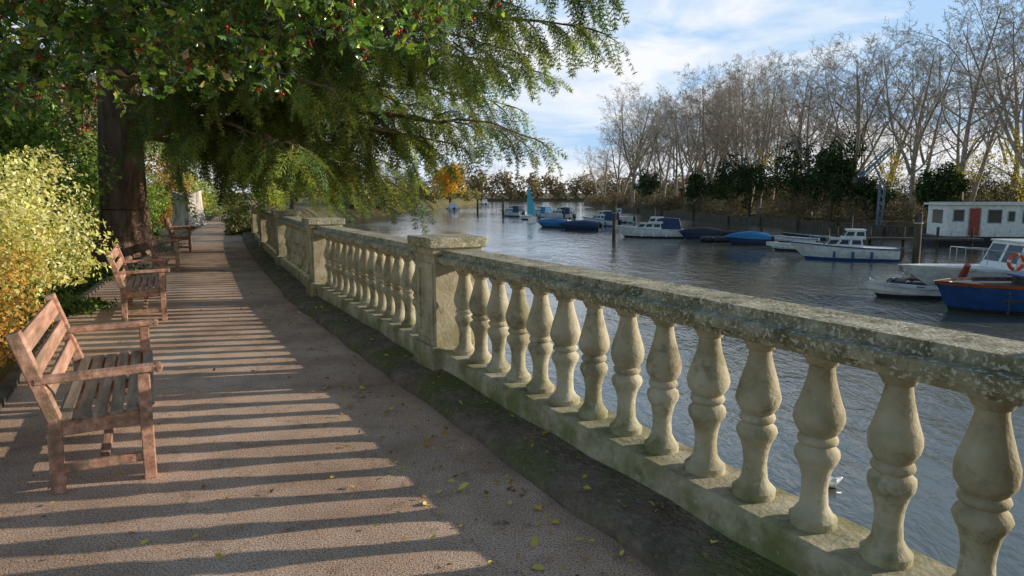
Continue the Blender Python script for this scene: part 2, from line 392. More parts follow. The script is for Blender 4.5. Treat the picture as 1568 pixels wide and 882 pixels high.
def fallen():
    rg=np.random.default_rng(5); Ps=[]
    for k in range(1500):
        i=rg.choice([2,3,4,5,6],p=[.36,.26,.16,.12,.10]); t=rg.uniform(); p=PN[i]*(1-t)+PN[i+1]*t; d=norm(PN[i+1]-PN[i]); r=np.array([d[1],-d[0]])
        u=rg.uniform()
        off=-.56-abs(rg.normal())*.4 if u<.5 else (-.22-rg.uniform()*.22 if u<.66 else (-3.3+abs(rg.normal())*.5 if u<.8 else -rg.uniform(.6,3.2)))
        z=.012 if off<-.51 else .118
        q=p+r*off; Ps.append((q[0],q[1],z))
    P=np.array(Ps); nrm=rg.normal(size=P.shape)*.28+np.array([0,0,1]); M=frames(nrm,rg); S=rg.uniform(.012,.045,len(P))
    S[:130]=rg.uniform(.04,.075,130)
    cs=np.array([(.70,.50,.04),(.5,.26,.04),(.3,.14,.05),(.78,.60,.10),(.25,.14,.07)]); C=cs[rg.integers(0,5,len(P))]*rg.uniform(.7,1.1,(len(P),1))
    C[:130]=cs[rg.choice([0,3,1],130)]
    T=(np.array([(0,0,.0),(.25,.22,.1),(.6,.27,.12),(1,0,.05),(.6,-.27,.14),(.25,-.2,.06)],float),np.array([(0,1,2,3),(0,3,4,5)]))
    V,F,CC=inst(T[0],T[1],P,M,S,C); np_mesh('fallen_leaves',V,F,M_fallen,col=CC)
fallen()

# ------------------------------------------------------------ shrubs on the left
cream=[(.85,.78,.34),(.88,.84,.52),(.62,.60,.18),(.30,.36,.08),(.86,.78,.36),(.8,.66,.24)]
gold=[(.7,.36,.08),(.75,.52,.13),(.45,.22,.07),(.3,.28,.06)]
green=[(.10,.18,.035),(.18,.30,.05),(.055,.10,.025),(.30,.40,.08)]
lime=[(.30,.42,.08),(.46,.52,.12),(.15,.25,.04)]
dkgreen=[(.03,.06,.02),(.05,.09,.025),(.08,.12,.03)]
tan=[(.34,.25,.13),(.26,.18,.10),(.42,.32,.17)]
leafy('variegated_shrub',[((-5.75,7.1,1.15),(1.3,1.3,1.15),13000),((-7.0,9.3,1.2),(1.4,1.4,1.25),11000)],.06,cream,M_leaf,K=26,seed=3,sub=.36)
leafy('golden_shrub',[((-5.0,6.2,.55),(.9,1.0,.65),6000),((-4.75,4.9,.4),(.8,1.1,.55),5000)],.05,gold,M_leaf,K=18,seed=4)
leafy('laurel_shrub',[((-8.7,12.3,.8),(1.0,1.0,.9),3500),((-9.6,13.6,1.9),(1.5,1.5,1.6),7000),((-8.3,10.8,.5),(.8,.8,.6),2500)],.11,lime+green,M_leaf,K=20,seed=5)
leafy('evergreen_shrub',[((-12.4,16,2),(2,2,2.2),7000),((-13.5,12,2.4),(2.5,2.5,2.6),7000),((-12,9,2.2),(2.6,2.2,2.4),6000)],.13,green,M_leaf,K=22,seed=6)
leafy('ivy_shrub',[((-11.9,21.2,.7),(1.2,1.4,1.0),5000),((-14.4,25,1.3),(1.8,2.4,1.9),7000),((-17.6,30,1.7),(2,3,2.5),6000)],.13,green+lime,M_leaf,K=20,seed=7)
leafy('tan_shrub',[((-17.5,35.5,1.2),(1.6,2.2,1.9),5000),((-20,40,1.5),(2,3,2.4),5000)],.14,gold+tan,M_leaf,K=18,seed=8)
leafy('lime_shrub',[((-23,49,1.4),(2,4,2.2),4000),((-31,68,1.8),(2.5,6,2.8),4000),((-17,48,1.0),(1.4,3,1.4),3000)],.2,lime+[(.6,.5,.08)],M_leaf,K=18,seed=9)
leafy('bank_shrub',[((-10.6,26.6,.4),(.55,1.0,.7),2500),((-13.2,34,.5),(.9,2.0,1.0),4000),((-15.4,40,.5),(1,3,1.2),3500)],.10,dkgreen+green+tan,M_leaf,K=16,seed=10)
leafy('ground_ivy',[((-7.9,11.5,.05),(1.0,2.6,.25),3500),((-10.8,17.6,.1),(1.0,3.0,.3),3500),((-6.2,8.2,.05),(.9,2.0,.22),3000)],.09,green+dkgreen,M_leaf,K=30,seed=11,sub=.3)

def foliage_tree(name,x,y,h,r,cols,seed,n=9000,size=.3,z0=0,mat=None):
    rg=np.random.default_rng(seed)
    P0=[];P1=[];R0=[];R1=[]
    P0.append((x,y,z0-.3));P1.append((x+.1,y,z0+h*.35));R0.append(.03*h);R1.append(.02*h)
    P0.append((x+.1,y,z0+h*.35));P1.append((x,y+.1,z0+h*.85));R0.append(.02*h);R1.append(.006*h)
    for k in range(9):
        zz=z0+h*rg.uniform(.25,.75); a=rg.uniform(0,6.28); P0.append((x,y,zz));P1.append((x+math.cos(a)*r*.7,y+math.sin(a)*r*.7,zz+h*.12));R0.append(.009*h);R1.append(.003*h)
    tv,tf=tubes(P0,P1,R0,R1,8)
    tri=np.concatenate([tf[:,[0,1,2]],tf[:,[0,2,3]]]); tc=np.tile([.12,.09,.06],(len(tv),1))
    blobs=[((x,y,z0+h*.55),(r,r,h*.48),n)]
    return leafy(name,blobs,size,cols,mat or M_leaf,K=34,seed=seed,extra=[(tv,tri,tc)],sub=.3)
foliage_tree('yew_tree',-19,24,9,3.6,dkgreen+green,21,12000,.2,mat=M_twig)
foliage_tree('yew_tree',-16.5,16.5,10,3.4,green+tan,22,12000,.18,mat=M_twig)
foliage_tree('holm_oak_tree',-25,37,12,4.6,dkgreen+tan,23,12000,.24,mat=M_twig)
foliage_tree('holm_oak_tree',-33,56,14,6,green+tan,24,10000,.35,mat=M_twig)
foliage_tree('holm_oak_tree',-19.5,55,9,4,dkgreen+tan+green,25,9000,.26,mat=M_twig)
foliage_tree('holm_oak_tree',-23,72,11,5,tan+dkgreen,26,8000,.35,mat=M_twig)
foliage_tree('holm_oak_tree',-45,90,16,8,green+tan,27,7000,.5,mat=M_twig)
foliage_tree('yellow_maple_tree',-13.5,150,9,4.2,[(.8,.45,.05),(.7,.38,.04),(.85,.6,.1)],28,4000,.5,-.5)
foliage_tree('yellow_maple_tree',-22,92,6,2.6,[(.6,.38,.04),(.45,.3,.05)],29,3000,.35,-.3)

# ------------------------------------------------------------ cedar tree
rg=np.random.default_rng(11)
segs=[]
sprP=[];sprD=[];sprS=[];sprC=[]
cedcols=np.array([(.30,.34,.075),(.15,.21,.06),(.08,.17,.09),(.40,.41,.10),(.06,.10,.035)])
def qb(a,b,c,t): return a*(1-t)**2+2*b*t*(1-t)+c*t*t
def limb(p0,mid,p1,r=.16,dens=1.0,t0=.18,maxl=2.0,blue=0,vis=True):
    p0,mid,p1=[np.array(q,float) for q in (p0,mid,p1)]
    n=14; pts=[qb(p0,mid,p1,i/n)+rg.normal(size=3)*(.07 if 0<i<n else 0) for i in range(n+1)]
    for i in range(n): segs.append((pts[i],pts[i+1],r*(1-.92*i/n),r*(1-.92*(i+1)/n)))
    L=np.linalg.norm(p1-p0); m=int(L*(1-t0)/.28*dens); base=rg.uniform(.8,1.15)
    for k in range(m+1):
        t=t0+(1-t0)*k/m; q=qb(p0,mid,p1,t); tg=norm(qb(p0,mid,p1,min(t+.02,1.0))-qb(p0,mid,p1,t-.02))
        side=norm(np.cross(tg,[0,0,1]))*(1 if k%2 else -1)
        ln=((1-t)*maxl*.9+.72)*rg.uniform(.6,1.2); d=norm(tg*rg.uniform(.4,.9)+side*rg.uniform(.35,1)+np.array([0,0,rg.uniform(-.6,.4)]))
        if k==m: d=tg; ln=.7
        ns=max(2,int(ln/.32)); p=q; rr=.022
        cb=base*rg.uniform(.55,1.35)
        for s in range(ns):
            d2=norm(d+np.array([0,0,-.13*(s+1)])+rg.normal(size=3)*.08); pn=p+d2*ln/ns
            segs.append((p,pn,rr*(1-s/ns*.7),rr*(1-(s+1)/ns*.7)))
            for e in range(4 if vis else 1):
                sd=norm(np.cross(d2,[0,0,1]))*(-1 if e%2 else 1)
                dd=norm(d2*.8+sd*rg.uniform(.1,1.0)*(1 if s<ns-1 or e<2 else .1)+np.array([0,0,rg.uniform(-1.3,.1)]))
                sprP.append(p+(pn-p)*rg.uniform(.1,1)); sprD.append(dd); sprS.append(rg.uniform(.42,.82)*(1 if vis else 1.5))
                cc=cedcols[rg.integers(0,5)]*.6+cedcols[2 if rg.uniform()<blue else 0]*.4
                sprC.append(cc*cb)
            p=pn; d=d2
T0=np.array((-9.8,17.35,0.))
tr=[(-9.8,17.35,-.3,.78),(-9.8,17.35,.12,.70),(-9.79,17.33,.5,.60),(-9.77,17.3,1.2,.545),(-9.74,17.3,2.4,.52),(-9.66,17.3,4,.48),(-9.6,17.3,6.5,.42),(-9.7,17.4,10,.3),(-9.7,17.4,15,.12),(-9.7,17.4,17.5,.03)]
for a,b in zip(tr[:-1],tr[1:]): segs.append((np.array(a[:3]),np.array(b[:3]),a[3],b[3]))
for a in (0.3,1.5,2.8,4.0,5.2): segs.append((T0+np.array([0,0,.45]),T0+np.array([math.cos(a)*.95,math.sin(a)*.95,-.12]),.32,.12))
B=lambda z:(-9.7,17.3,z)
limb(B(4.8),(-4.0,15.2,6.0),(1.5,14.0,4.8),.15,1.1,.2,2.1,.7)
limb(B(5.6),(-4,14.4,7.0),(1.5,13.6,5.6),.15,1.1,.2,2.0,.7)
limb(B(3.9),(-4.5,16.2,3.9),(.2,15.2,2.85),.13,1.1,.3,1.5,.4)
limb(B(3.4),(-6.0,15.6,3.8),(-1.6,14.9,2.7),.16,1,.25,1.7,.2)
limb(B(4.4),(-5.5,14.5,5.2),(-.3,12.8,4.2),.13,1.1,.2,2.0,.3)
limb(B(5.2),(-6,13.5,6.4),(-1.5,11.6,5.1),.13,1,.2,2.0,.2)
limb(B(3.2),(-6.8,16.9,3.3),(-2.7,15.7,1.8),.11,1.1,.3,1.4,.1)
limb(B(3.6),(-7.2,18.9,3.8),(-3.4,20.0,2.4),.12,1,.25,1.8,.1)
limb(B(4.2),(-5.2,18.9,5.2),(-.2,18.5,3.9),.13,1,.25,1.9,.3)
limb(B(6.2),(-5,16,8),(.6,15,6.9),.15,.7,.2,2.2,.3)
limb(B(7.2),(-5.5,18,9.2),(-.2,19,8.2),.15,.6,.25,2.4,.2,False)
limb(B(4.6),(-8,14.2,5.8),(-5.4,11.4,4.5),.12,1,.2,1.7,.1)
limb(B(5.8),(-7.5,13.4,7),(-4.3,10.8,5.9),.12,.6,.2,1.7,.1)
limb(B(3.5),(-8.6,19.8,3.6),(-7.6,22.6,2.4),.11,1,.25,1.5,.1)
limb(B(4.0),(-11,20.5,4.6),(-11.2,24,3.6),.11,.7,.25,1.6,.1)
limb(B(5.0),(-12.5,17,6),(-15.5,16.4,4.8),.12,.6,.25,1.7,.1,False)
limb(B(4.4),(-11.6,14.6,5.3),(-13,12,4.3),.11,.7,.25,1.6,.1)
limb(B(5.0),(-4.0,20.5,6.2),(.6,21,5.2),.13,.7,.25,1.9,.4)
limb(B(3.0),(-7.2,17.8,3.1),(-4.6,18.2,1.9),.1,1.1,.35,1.2,.1)
limb(B(2.9),(-6.5,15.8,3.3),(-4.2,13.8,2.5),.1,1,.3,1.3,.1)
limb(B(3.8),(-6.5,20,4.4),(-3.0,22.5,3.3),.11,.9,.25,1.7,.1)
limb(B(4.6),(-6.0,16.6,4.9),(-2.0,16.6,3.6),.12,1,.25,1.8,.1)
limb(B(4.1),(-7.0,15.4,4.5),(-3.4,12.6,3.5),.12,1,.25,1.7,.1)
limb(B(5.0),(-5.4,15.8,5.6),(-.7,15.4,4.3),.12,1.1,.3,1.8,.4)
limb(B(5.2),(-5.0,14.6,6.2),(-.4,13.4,5.2),.12,1,.3,1.8,.4)
for k in range(12):
    z=8+k*.75; a=k*2.4; l=5.5-(k*.35); limb(B(z),(-9.7+math.cos(a)*l*.5,17.3+math.sin(a)*l*.5,z+.9),(-9.7+math.cos(a)*l,17.3+math.sin(a)*l,z+.4),.1,.45,.2,1.8,.1,False)
rt=np.random.default_rng(2); tv=[];tf=[]
def blade(p,d,l,w):
    d=np.array(d)/np.linalg.norm(d); s=np.cross(d,[.1,.2,1]); s=s/np.linalg.norm(s)*w; o=len(tv)
    tv.extend([p-s*.5,p+s*.5,p+d*l]); tf.append((o,o+1,o+2))
for i in range(9):
    x=i/8; ax=np.array([x,0,-.25*x*x])
    for s in (-1,1):
        ln=.30*(1-x*.75)*rt.uniform(.7,1.1)
        td=np.array([.75,s*.8,-.12+rt.uniform(-.15,.15)]); td/=np.linalg.norm(td)
        for j in range(6):
            q=ax+td*ln*j/5
            blade(q,td+rt.normal(size=3)*.65,rt.uniform(.08,.14),.028)
    blade(ax,(1,0,-.4*x),.16,.035)
tv=np.array(tv);tf=np.array(tf)
P=np.array(sprP);D=np.array(sprD);S=np.array(sprS);C=np.array(sprC)*rg.uniform(.75,1.25,(len(sprP),1))
yv=norm(np.cross(np.tile([0,0,1.],(len(D),1)),D)+rg.normal(size=D.shape)*.5); yv=norm(yv-D*np.sum(yv*D,1,keepdims=True)); zv=np.cross(D,yv)
V,F,CC=inst(tv,tf,P,np.stack([D,yv,zv],2),S,C)
sv,sf=tubes([s[0] for s in segs],[s[1] for s in segs],[s[2] for s in segs],[s[3] for s in segs],10)
ced=np_mesh('cedar_tree',sv,sf,M_bark,smooth=True)
np_mesh('needles',V,F,M_needle,col=CC,parent=ced)
print('cedar sprays',len(P),'tris',len(F))

# ------------------------------------------------------------ holly
rg=np.random.default_rng(31)
hs=[];LP=[];LS=[];LC=[];LD=[];BP=[]
hcols=np.array([(.09,.19,.035),(.14,.27,.05),(.26,.42,.06),(.50,.60,.10),(.05,.10,.03)])
def sprig(p,d,L,n):
    d=norm(np.array(d)); q=np.array(p,float)
    cb=rg.uniform(.6,1.4)
    for i in range(n):
        d=norm(d+rg.normal(size=3)*.12+np.array([0,0,-.03])); qn=q+d*L/n
        hs.append((q,qn,.004,.0035))
        for e in range(2):
            s=norm(np.cross(d,rg.normal(size=3))); ld=norm(s+d*.5)
            LP.append(qn);LD.append(ld);LS.append(rg.uniform(.055,.10))
            c=hcols[rg.choice(5,p=[.27,.25,.2,.12,.16])]*cb; LC.append(c)
        if rg.uniform()<.08:
            for b in range(rg.integers(3,8)): BP.append(qn+rg.normal(size=3)*.012)
        q=qn
clus=[((-4.0,4.5,2.76),(.8,.8,.66)),((-3.3,4.8,2.70),(.7,.7,.58)),((-2.7,4.6,2.86),(.6,.7,.52)),((-2.1,4.7,2.84),(.6,.6,.54)),((-1.5,4.7,2.94),(.6,.6,.54)),((-1.0,4.8,3.04),(.5,.6,.46)),((-.5,4.9,3.24),(.45,.5,.34)),((-2.6,3.9,3.1),(.8,.5,.5)),((-1.6,4.0,3.2),(.8,.5,.5)),((-3.5,5.2,3.3),(1,.8,.7)),((-2,5.2,3.6),(1.2,.8,.6)),((-3.4,4.4,3.9),(1.3,1,.8)),((-4.6,4.4,3.6),(.9,1,1)),((-3.0,4.6,4.7),(1.2,1,.6)),((.05,4.7,3.33),(.3,.3,.2))]
root=np.array((-5.2,3.4,0.)); tk=[root,np.array((-5.1,3.45,1.2)),np.array((-4.9,3.6,2.4)),np.array((-4.6,3.8,3.4)),np.array((-4.2,4.1,4.4))]
for i in range(4): hs.append((tk[i],tk[i+1],.13-.02*i,.11-.02*i))
for ci,(c,r) in enumerate(clus):
    c=np.array(c);r=np.array(r)
    b0=tk[3] if c[2]<3.7 else tk[4]; mid=(b0+c)/2+np.array([0,0,.25])
    prev=b0
    for k in range(1,6):
        q=qb(b0,mid,c,k/5); hs.append((prev,q,.035*(1-k/7),.035*(1-(k+1)/7))); prev=q
    vis=ci<9
    for k in range(int((85 if vis else 30)*r[0]/.6)):
        dd=norm(rg.normal(size=3)); p=c+dd*r*rg.uniform(.3,.95)
        sprig(p,dd*.7+rg.normal(size=3)*.5+np.array([0,0,-.12]),rg.uniform(.16,.36),6)
for x,z in ((-3.55,2.5),(-3.1,2.4),(-2.45,2.5),(-2.3,2.45),(-2.0,2.45),(-1.9,2.4),(-1.35,2.6),(-1.1,2.7),(-3.8,2.4),(.1,3.2),(-.1,3.2),(.25,3.25)):
    for k in range(3): sprig((x+rg.normal()*.05,4.6+rg.normal()*.1,z+.12),(rg.normal()*.3,rg.normal()*.3,-1),.22,6)
ht=np.array([(0,0,0),(.15,.14,.05),(.28,.30,.12),(.42,.17,.04),(.58,.27,.11),(.72,.12,.03),(1,0,-.06),(.72,-.12,.03),(.58,-.27,.11),(.42,-.17,.04),(.28,-.30,.12),(.15,-.14,.05),(.5,0,-.03)],float)
hf=np.array([(i,(i+1)%12,12) for i in range(12)])
LP=np.array(LP);LD=np.array(LD);LS=np.array(LS);LC=np.clip(np.array(LC)*rg.uniform(.7,1.3,(len(LP),1)),0,.8)
zz=norm(np.cross(LD,rg.normal(size=LD.shape))+np.array([0,0,.3])); yy=norm(np.cross(zz,LD)); zz=np.cross(LD,yy)
V,F,CC=inst(ht,hf,LP,np.stack([LD,yy,zz],2),LS,LC)
sv,sf=tubes([s[0] for s in hs],[s[1] for s in hs],[s[2] for s in hs],[s[3] for s in hs],6)
hol=np_mesh('holly_tree',sv,sf,M_bark,smooth=True)
np_mesh('leaves',V,F,M_holly,col=CC,parent=hol)
P=np.array([(-2.05+rg.normal()*.14,4.45+rg.normal()*.1,2.40+rg.normal()*.05) for k in range(16)]+[(-2.9+rg.normal()*.5,4.4,2.6+rg.normal()*.15) for k in range(8)])
V,F,CC=inst(LEAF[0],LEAF[1],P,frames(rg.normal(size=P.shape),rg),rg.uniform(.06,.10,len(P)),np.tile([.6,.42,.25],(len(P),1))*rg.uniform(.6,1.3,(len(P),1)))
np_mesh('dead_leaves',V,F,M_leaf,col=CC,parent=hol)
ico=np.array([(0,0,1),(.894,0,.447),(.276,.851,.447),(-.724,.526,.447),(-.724,-.526,.447),(.276,-.851,.447),(.724,.526,-.447),(-.276,.851,-.447),(-.894,0,-.447),(-.276,-.851,-.447),(.724,-.526,-.447),(0,0,-1)])
icf=np.array([(0,1,2),(0,2,3),(0,3,4),(0,4,5),(0,5,1),(1,6,2),(2,7,3),(3,8,4),(4,9,5),(5,10,1),(6,7,2),(7,8,3),(8,9,4),(9,10,5),(10,6,1),(11,7,6),(11,8,7),(11,9,8),(11,10,9),(11,6,10)])
BP=np.array(BP); V,F,CC=inst(ico,icf,BP,np.tile(np.eye(3),(len(BP),1,1)),np.full(len(BP),.0095),np.tile([.75,.03,.015],(len(BP),1)))
np_mesh('berries',V,F,M_holly,col=CC,smooth=True,parent=hol)
print('holly leaves',len(LP))

# ------------------------------------------------------------ bare trees
def gen_bare(seed,H=18):
    rr=random.Random(seed); S=[]
    def rv(s): return Vector((rr.gauss(0,s),rr.gauss(0,s),rr.gauss(0,s)))
    nseg=[8,6,4,3,2]; wob=[.07,.16,.22,.28,.3]; trop=[.03,.08,.07,.05,.03]
    nch=[13,8,7,5,0]; ratio=[.43,.42,.46,.5,0]; ang=[52,48,48,45,0]; tmin=[rr.uniform(.25,.42),.2,.12,.1,0]
    def grow(p,d,L,r,l):
        pts=[p.copy()];ds=[d.copy()]; n=nseg[l]; q=p.copy(); dd=d.copy()
        for i in range(n):
            dd=(dd+rv(wob[l])+Vector((0,0,trop[l]))).normalized(); qn=q+dd*L/n
            ra=r*(1-.85*i/n); rb_=r*(1-.85*(i+1)/n)
            S.append((tuple(q),tuple(qn),ra,rb_,l)); q=qn; pts.append(q.copy()); ds.append(dd.copy())
        if l>=4: return
        c=nch[l]
        for k in range(c):
            t=tmin[l]+(1-tmin[l])*(k+rr.random())/c; t=min(t,.99); i=int(t*n); f=t*n-i
            pp=pts[i].lerp(pts[i+1],f); bd=ds[i+1]
            a=R(ang[l]*rr.uniform(.7,1.25)); az=2.4*k+rr.uniform(-.5,.5)
            ax=bd.orthogonal().normalized(); ax=(Matrix.Rotation(az,3,bd)@ax); cd=(Matrix.Rotation(a,3,ax)@bd)
            sh=(1-.5*t) if l else (1.05-.6*abs(t-.5)*1.4)
            grow(pp,cd.normalized(),L*ratio[l]*sh*rr.uniform(.65,1.3),max(r*(1-.85*t)*.5,.006),l+1)
    grow(Vector((0,0,-.5)),Vector((rr.gauss(0,.06),rr.gauss(0,.06),1)).normalized(),H*.84,H*.015,0)
    nl=rr.choice([0,1,1,2])
    for k in range(nl):
        az=rr.uniform(0,6.28); z=H*rr.uniform(.12,.3); a=R(rr.uniform(14,28))
        nchs=nch[0]; t_=tmin[0]; nch[0]=9; tmin[0]=.25
        grow(Vector((0,0,z)),Vector((math.cos(az)*math.sin(a),math.sin(az)*math.sin(a),math.cos(a))),H*.62,H*.009,0); nch[0]=nchs; tmin[0]=t_
    Vs=[];Fs=[];off=0
    for lv,ns in ((0,7),(1,5),(2,4),(3,3),(4,3)):
        s=[x for x in S if x[4]==lv]
        v,f=tubes([x[0] for x in s],[x[1] for x in s],[max(x[2],.010) for x in s],[max(x[3],.006) for x in s],ns)
        Vs.append(v);Fs.append(f+off);off+=len(v)
    return np_mesh('bare_tree_mesh',np.concatenate(Vs),np.concatenate(Fs),M_barebark,link=False)
variants=[gen_bare(200+i) for i in range(7)]
print('bare faces',[len(v.polygons) for v in variants])
dt=bpy.data.objects.new('distant_trees',None); COL.objects.link(dt)
rr=random.Random(4)
def put_bare(x,y,z,h,parent=None):
    o=bpy.data.objects.new('bare_tree' if parent is None else 'tree',rr.choice(variants)); COL.objects.link(o)
    o.location=(x,y,z); s=h/18; o.scale=(s*rr.uniform(.85,1.2),s*rr.uniform(.85,1.2),s); o.rotation_euler=(rr.uniform(-.07,.07),rr.uniform(-.07,.07),rr.uniform(0,6.28))
    if parent: o.parent=parent
def hmax(y):
    if y<75: return 20.5
    if y<100: return 18.5+(y-75)*.04
    if y<150: return 20.5+(y-100)*.07
    return max(24-(y-150)*.45,9)
y=44
while y<180:
    put_bare(float(XR(y))+2.5+rr.uniform(0,3.5),y,-.9,hmax(y)*rr.uniform(.78,1.08)); y+=rr.uniform(3.6,7) if y<110 else rr.uniform(5,9)
for row,(dx,st) in enumerate(((9,8),(17,10),(26,13))):
    y=44+row*3
    while y<160-row*8:
        put_bare(float(XR(y))+dx+rr.uniform(-3,3),y,-.6,hmax(y)*rr.uniform(.78,1.12),dt); y+=rr.uniform(st*.6,st*1.4)
for k in range(16): put_bare(-50+k*9+rr.uniform(-3,3),286+rr.uniform(0,20),-.9,rr.uniform(10,15),dt)
for (x,y,h) in ((-24,100,10),(-22,120,10),(-18,165,10),(-15,215,11),(-28,110,14),(-30,160,14)): put_bare(x,y,-.2,h,dt)
for (x,y,h) in ((-30,30,15),(-28,44,14)): put_bare(x,y,0,h)

b=[]
rr=random.Random(9)
for k in range(50):
    y=rr.uniform(46,172); x=float(XR(y))+rr.uniform(2,7); b.append(((x,y,-.3),(rr.uniform(1.6,3),rr.uniform(2,4),rr.uniform(1,2.6)),900))
leafy('island_thicket',b,.55,[(.30,.21,.13),(.38,.28,.17),(.20,.17,.09),(.36,.30,.14)],M_twig,T=TWIGT,K=10,seed=50,sub=.5)
b=[]
for k in range(64):
    y=rr.uniform(45,170); x=float(XR(y))+rr.uniform(8,26); b.append(((x,y,.8),(rr.uniform(2,3.5),rr.uniform(2,4),rr.uniform(1.8,3.8)),700))
for k in range(34):
    y=46+k*4.0; x=float(XR(y))+rr.uniform(30,38); b.append(((x,y,1.5),(4.5,4,rr.uniform(3.5,6)),900))
leafy('island_undergrowth',b,.65,[(.24,.18,.11),(.14,.14,.06),(.32,.26,.12),(.09,.10,.04)],M_twig,T=TWIGT,K=10,seed=51,sub=.5)
for i,(x,y,h,r) in enumerate(((29.5,92,8,3.2),(29,84,7,3),(31,76,8.5,3.6),(31.5,68,7.5,3),(33,72,6,3.5),(27.5,101,6,2.8),(30,97,6,3),(34,66,5,2.4),(24.5,125,7,3),(35.5,57,5,2.2),(37,78,10,3.4))):
    foliage_tree('holly_bush_tree',x,y,h,r,dkgreen+[(.04,.07,.03)],60+i,4500,.28,-1,M_twig)
b=[((37,58,2.5),(2,2,2),900),((36,66,4),(2,2,2.5),800),((42,60,4),(3,2,3),900),((45,58,6),(2,2,3),600),((31,84,6),(2,2,2),500),((48,62,3.5),(3,3,3),900),((40,52,1.2),(2,2,1.6),700),((38,50,2.6),(2,2,2),700)]
leafy('yellow_leaved_saplings',b,.2,[(.65,.50,.08),(.48,.39,.07),(.38,.36,.07)],M_leaf,K=14,seed=52,sub=.5)
b=[]
for k in range(60): b.append(((-90+k*3.6+rr.uniform(-2,2),280+rr.uniform(0,14),rr.uniform(2,5.5)),(4,4,rr.uniform(4.5,7.5)),450))
leafy('far_bank_trees',b,1.2,[(.48,.33,.18),(.40,.29,.16),(.54,.38,.17),(.30,.25,.13)],M_twig,K=12,seed=53,sub=.45)
b=[]
for k in range(30):
    y=rr.uniform(95,270); b.append(((float(XL(y))-rr.uniform(2,6),y,rr.uniform(.2,1)),(rr.uniform(2,3),3,rr.uniform(1.4,2.6)),500))
leafy('left_bank_bushes',b,.6,[(.36,.28,.13),(.22,.24,.09),(.46,.37,.12),(.17,.18,.07)],M_twig,K=10,seed=54,sub=.5)

g=Geo(); nodes=[np.array((float(XR(y))+.2,y)) for y in (47,52,58,64,70,77,84,95,108,120,135)]
loft(g,nodes,[(-.12,-3),(.1,-3),(.1,-1.15),(-.12,-1.15)],0)
for n in nodes: g.tube((n[0]-.25,n[1],-3),(n[0]-.25,n[1],-.9),.12,.11,8,0)
g.build('timber_revetment',[M_pile])

# ------------------------------------------------------------ boats
BM=[M_white,M_blue,M_navy,M_glass,M_red,M_dark,M_metal,M_bcov,M_orange,M_pile]
def hull(g,L,Bm,fb,hm,sm,dm,deckdrop=.04,stern=.88,n=13,full=2.4,sheer=.38,rake=.16,boot=None):
    st=[]
    for i in range(n):
        t=i/(n-1); hb=Bm/2*(stern+(1-stern)*min(t/.4,1)) if t<.45 else Bm/2*max(1-((t-.45)/.55)**full,.0)
        sh=fb*(1+sheer*t*t); x=t*L-L/2
        rk=lambda z:(z/fb)*rake*L*t**4
        pr=[(hb+.03,sh),(hb+.03,sh-.10*fb),(hb*.98,sh-.11*fb),(hb*.93,sh*.45),(hb*.86,.13),(hb*.80,-.03),(hb*.5,-.2),(0,-.25)]
        st.append([(x+rk(z),y,z) for y,z in pr]+[(x+rk(z),-y,z) for y,z in pr[-2::-1]])
    k=len(st[0]); vs=[v for s in st for v in s]; 
    bt=5 if boot is None else boot
    bands=[sm,sm,hm,hm,bt,bt,bt]; bands=bands+bands[::-1]
    for j in range(k-1):
        g.add([vs[i*k+jj] for i in range(n) for jj in (j,j+1)],[(2*i,2*i+1,2*i+3,2*i+2) for i in range(n-1)],bands[j])
    g.add([st[0][j] for j in range(k)],[list(range(k))],hm)
    dk=[]
    for s in st: dk+=[(s[0][0],s[0][1]-.05 if s[0][1]>.06 else 0,s[0][2]-deckdrop),(s[-1][0],s[-1][1]+.05 if s[0][1]>.06 else 0,s[-1][2]-deckdrop)]
    g.add(dk,[(2*i,2*i+1,2*i+3,2*i+2) for i in range(n-1)],dm)
    for sd in (0,1):
        vv=[]
        for i,s in enumerate(st): vv+=[dk[2*i+sd],(dk[2*i+sd][0],dk[2*i+sd][1],s[0][2])]
        g.add(vv,[(2*i,2*i+1,2*i+3,2*i+2) for i in range(n-1)],dm)
    return st
def cabin(g,x0,x1,y,z0,z1,fi,ri,si,mi,nw,wm=3,roof=None):
    b=[(x0,-y,z0),(x1,-y,z0),(x1,y,z0),(x0,y,z0)]; t=[(x0+ri,-y+si,z1),(x1-fi,-y+si,z1),(x1-fi,y-si,z1),(x0+ri,y-si,z1)]
    g.frus(b,t,mi)
    for q in ((b[0],b[1],t[1],t[0]),(b[2],b[3],t[3],t[2])):
        for k in range(nw): g.panel(q,(k+.12)/nw,(k+.88)/nw,.38,.85,.006,wm)
    q=(b[1],b[2],t[2],t[1])
    for k in range(2): g.panel(q,(k+.08)/2,(k+.92)/2,.3,.9,.006,wm)
    if roof is not None: g.box(((x0+ri+x1-fi)/2,0,z1+.025),(x1-fi-x0-ri+.12,2*(y-si)+.1,.05),roof)
def rails(g,L,Bm,fb,x0,x1,h=.35):
    for s in (-1,1):
        prev=None
        for k in range(5):
            t=k/4; x=x0+(x1-x0)*t; tt=(x+L/2)/L; hb=Bm/2*(1-max((tt-.45)/.55,0)**2.4)*.93; z=fb*(1+.38*tt*tt)
            g.tube((x,s*hb,z),(x,s*hb,z+h),.012,.012,5,6)
            if prev: g.tube(prev,(x,s*hb,z+h),.014,.014,5,6)
            prev=(x,s*hb,z+h)
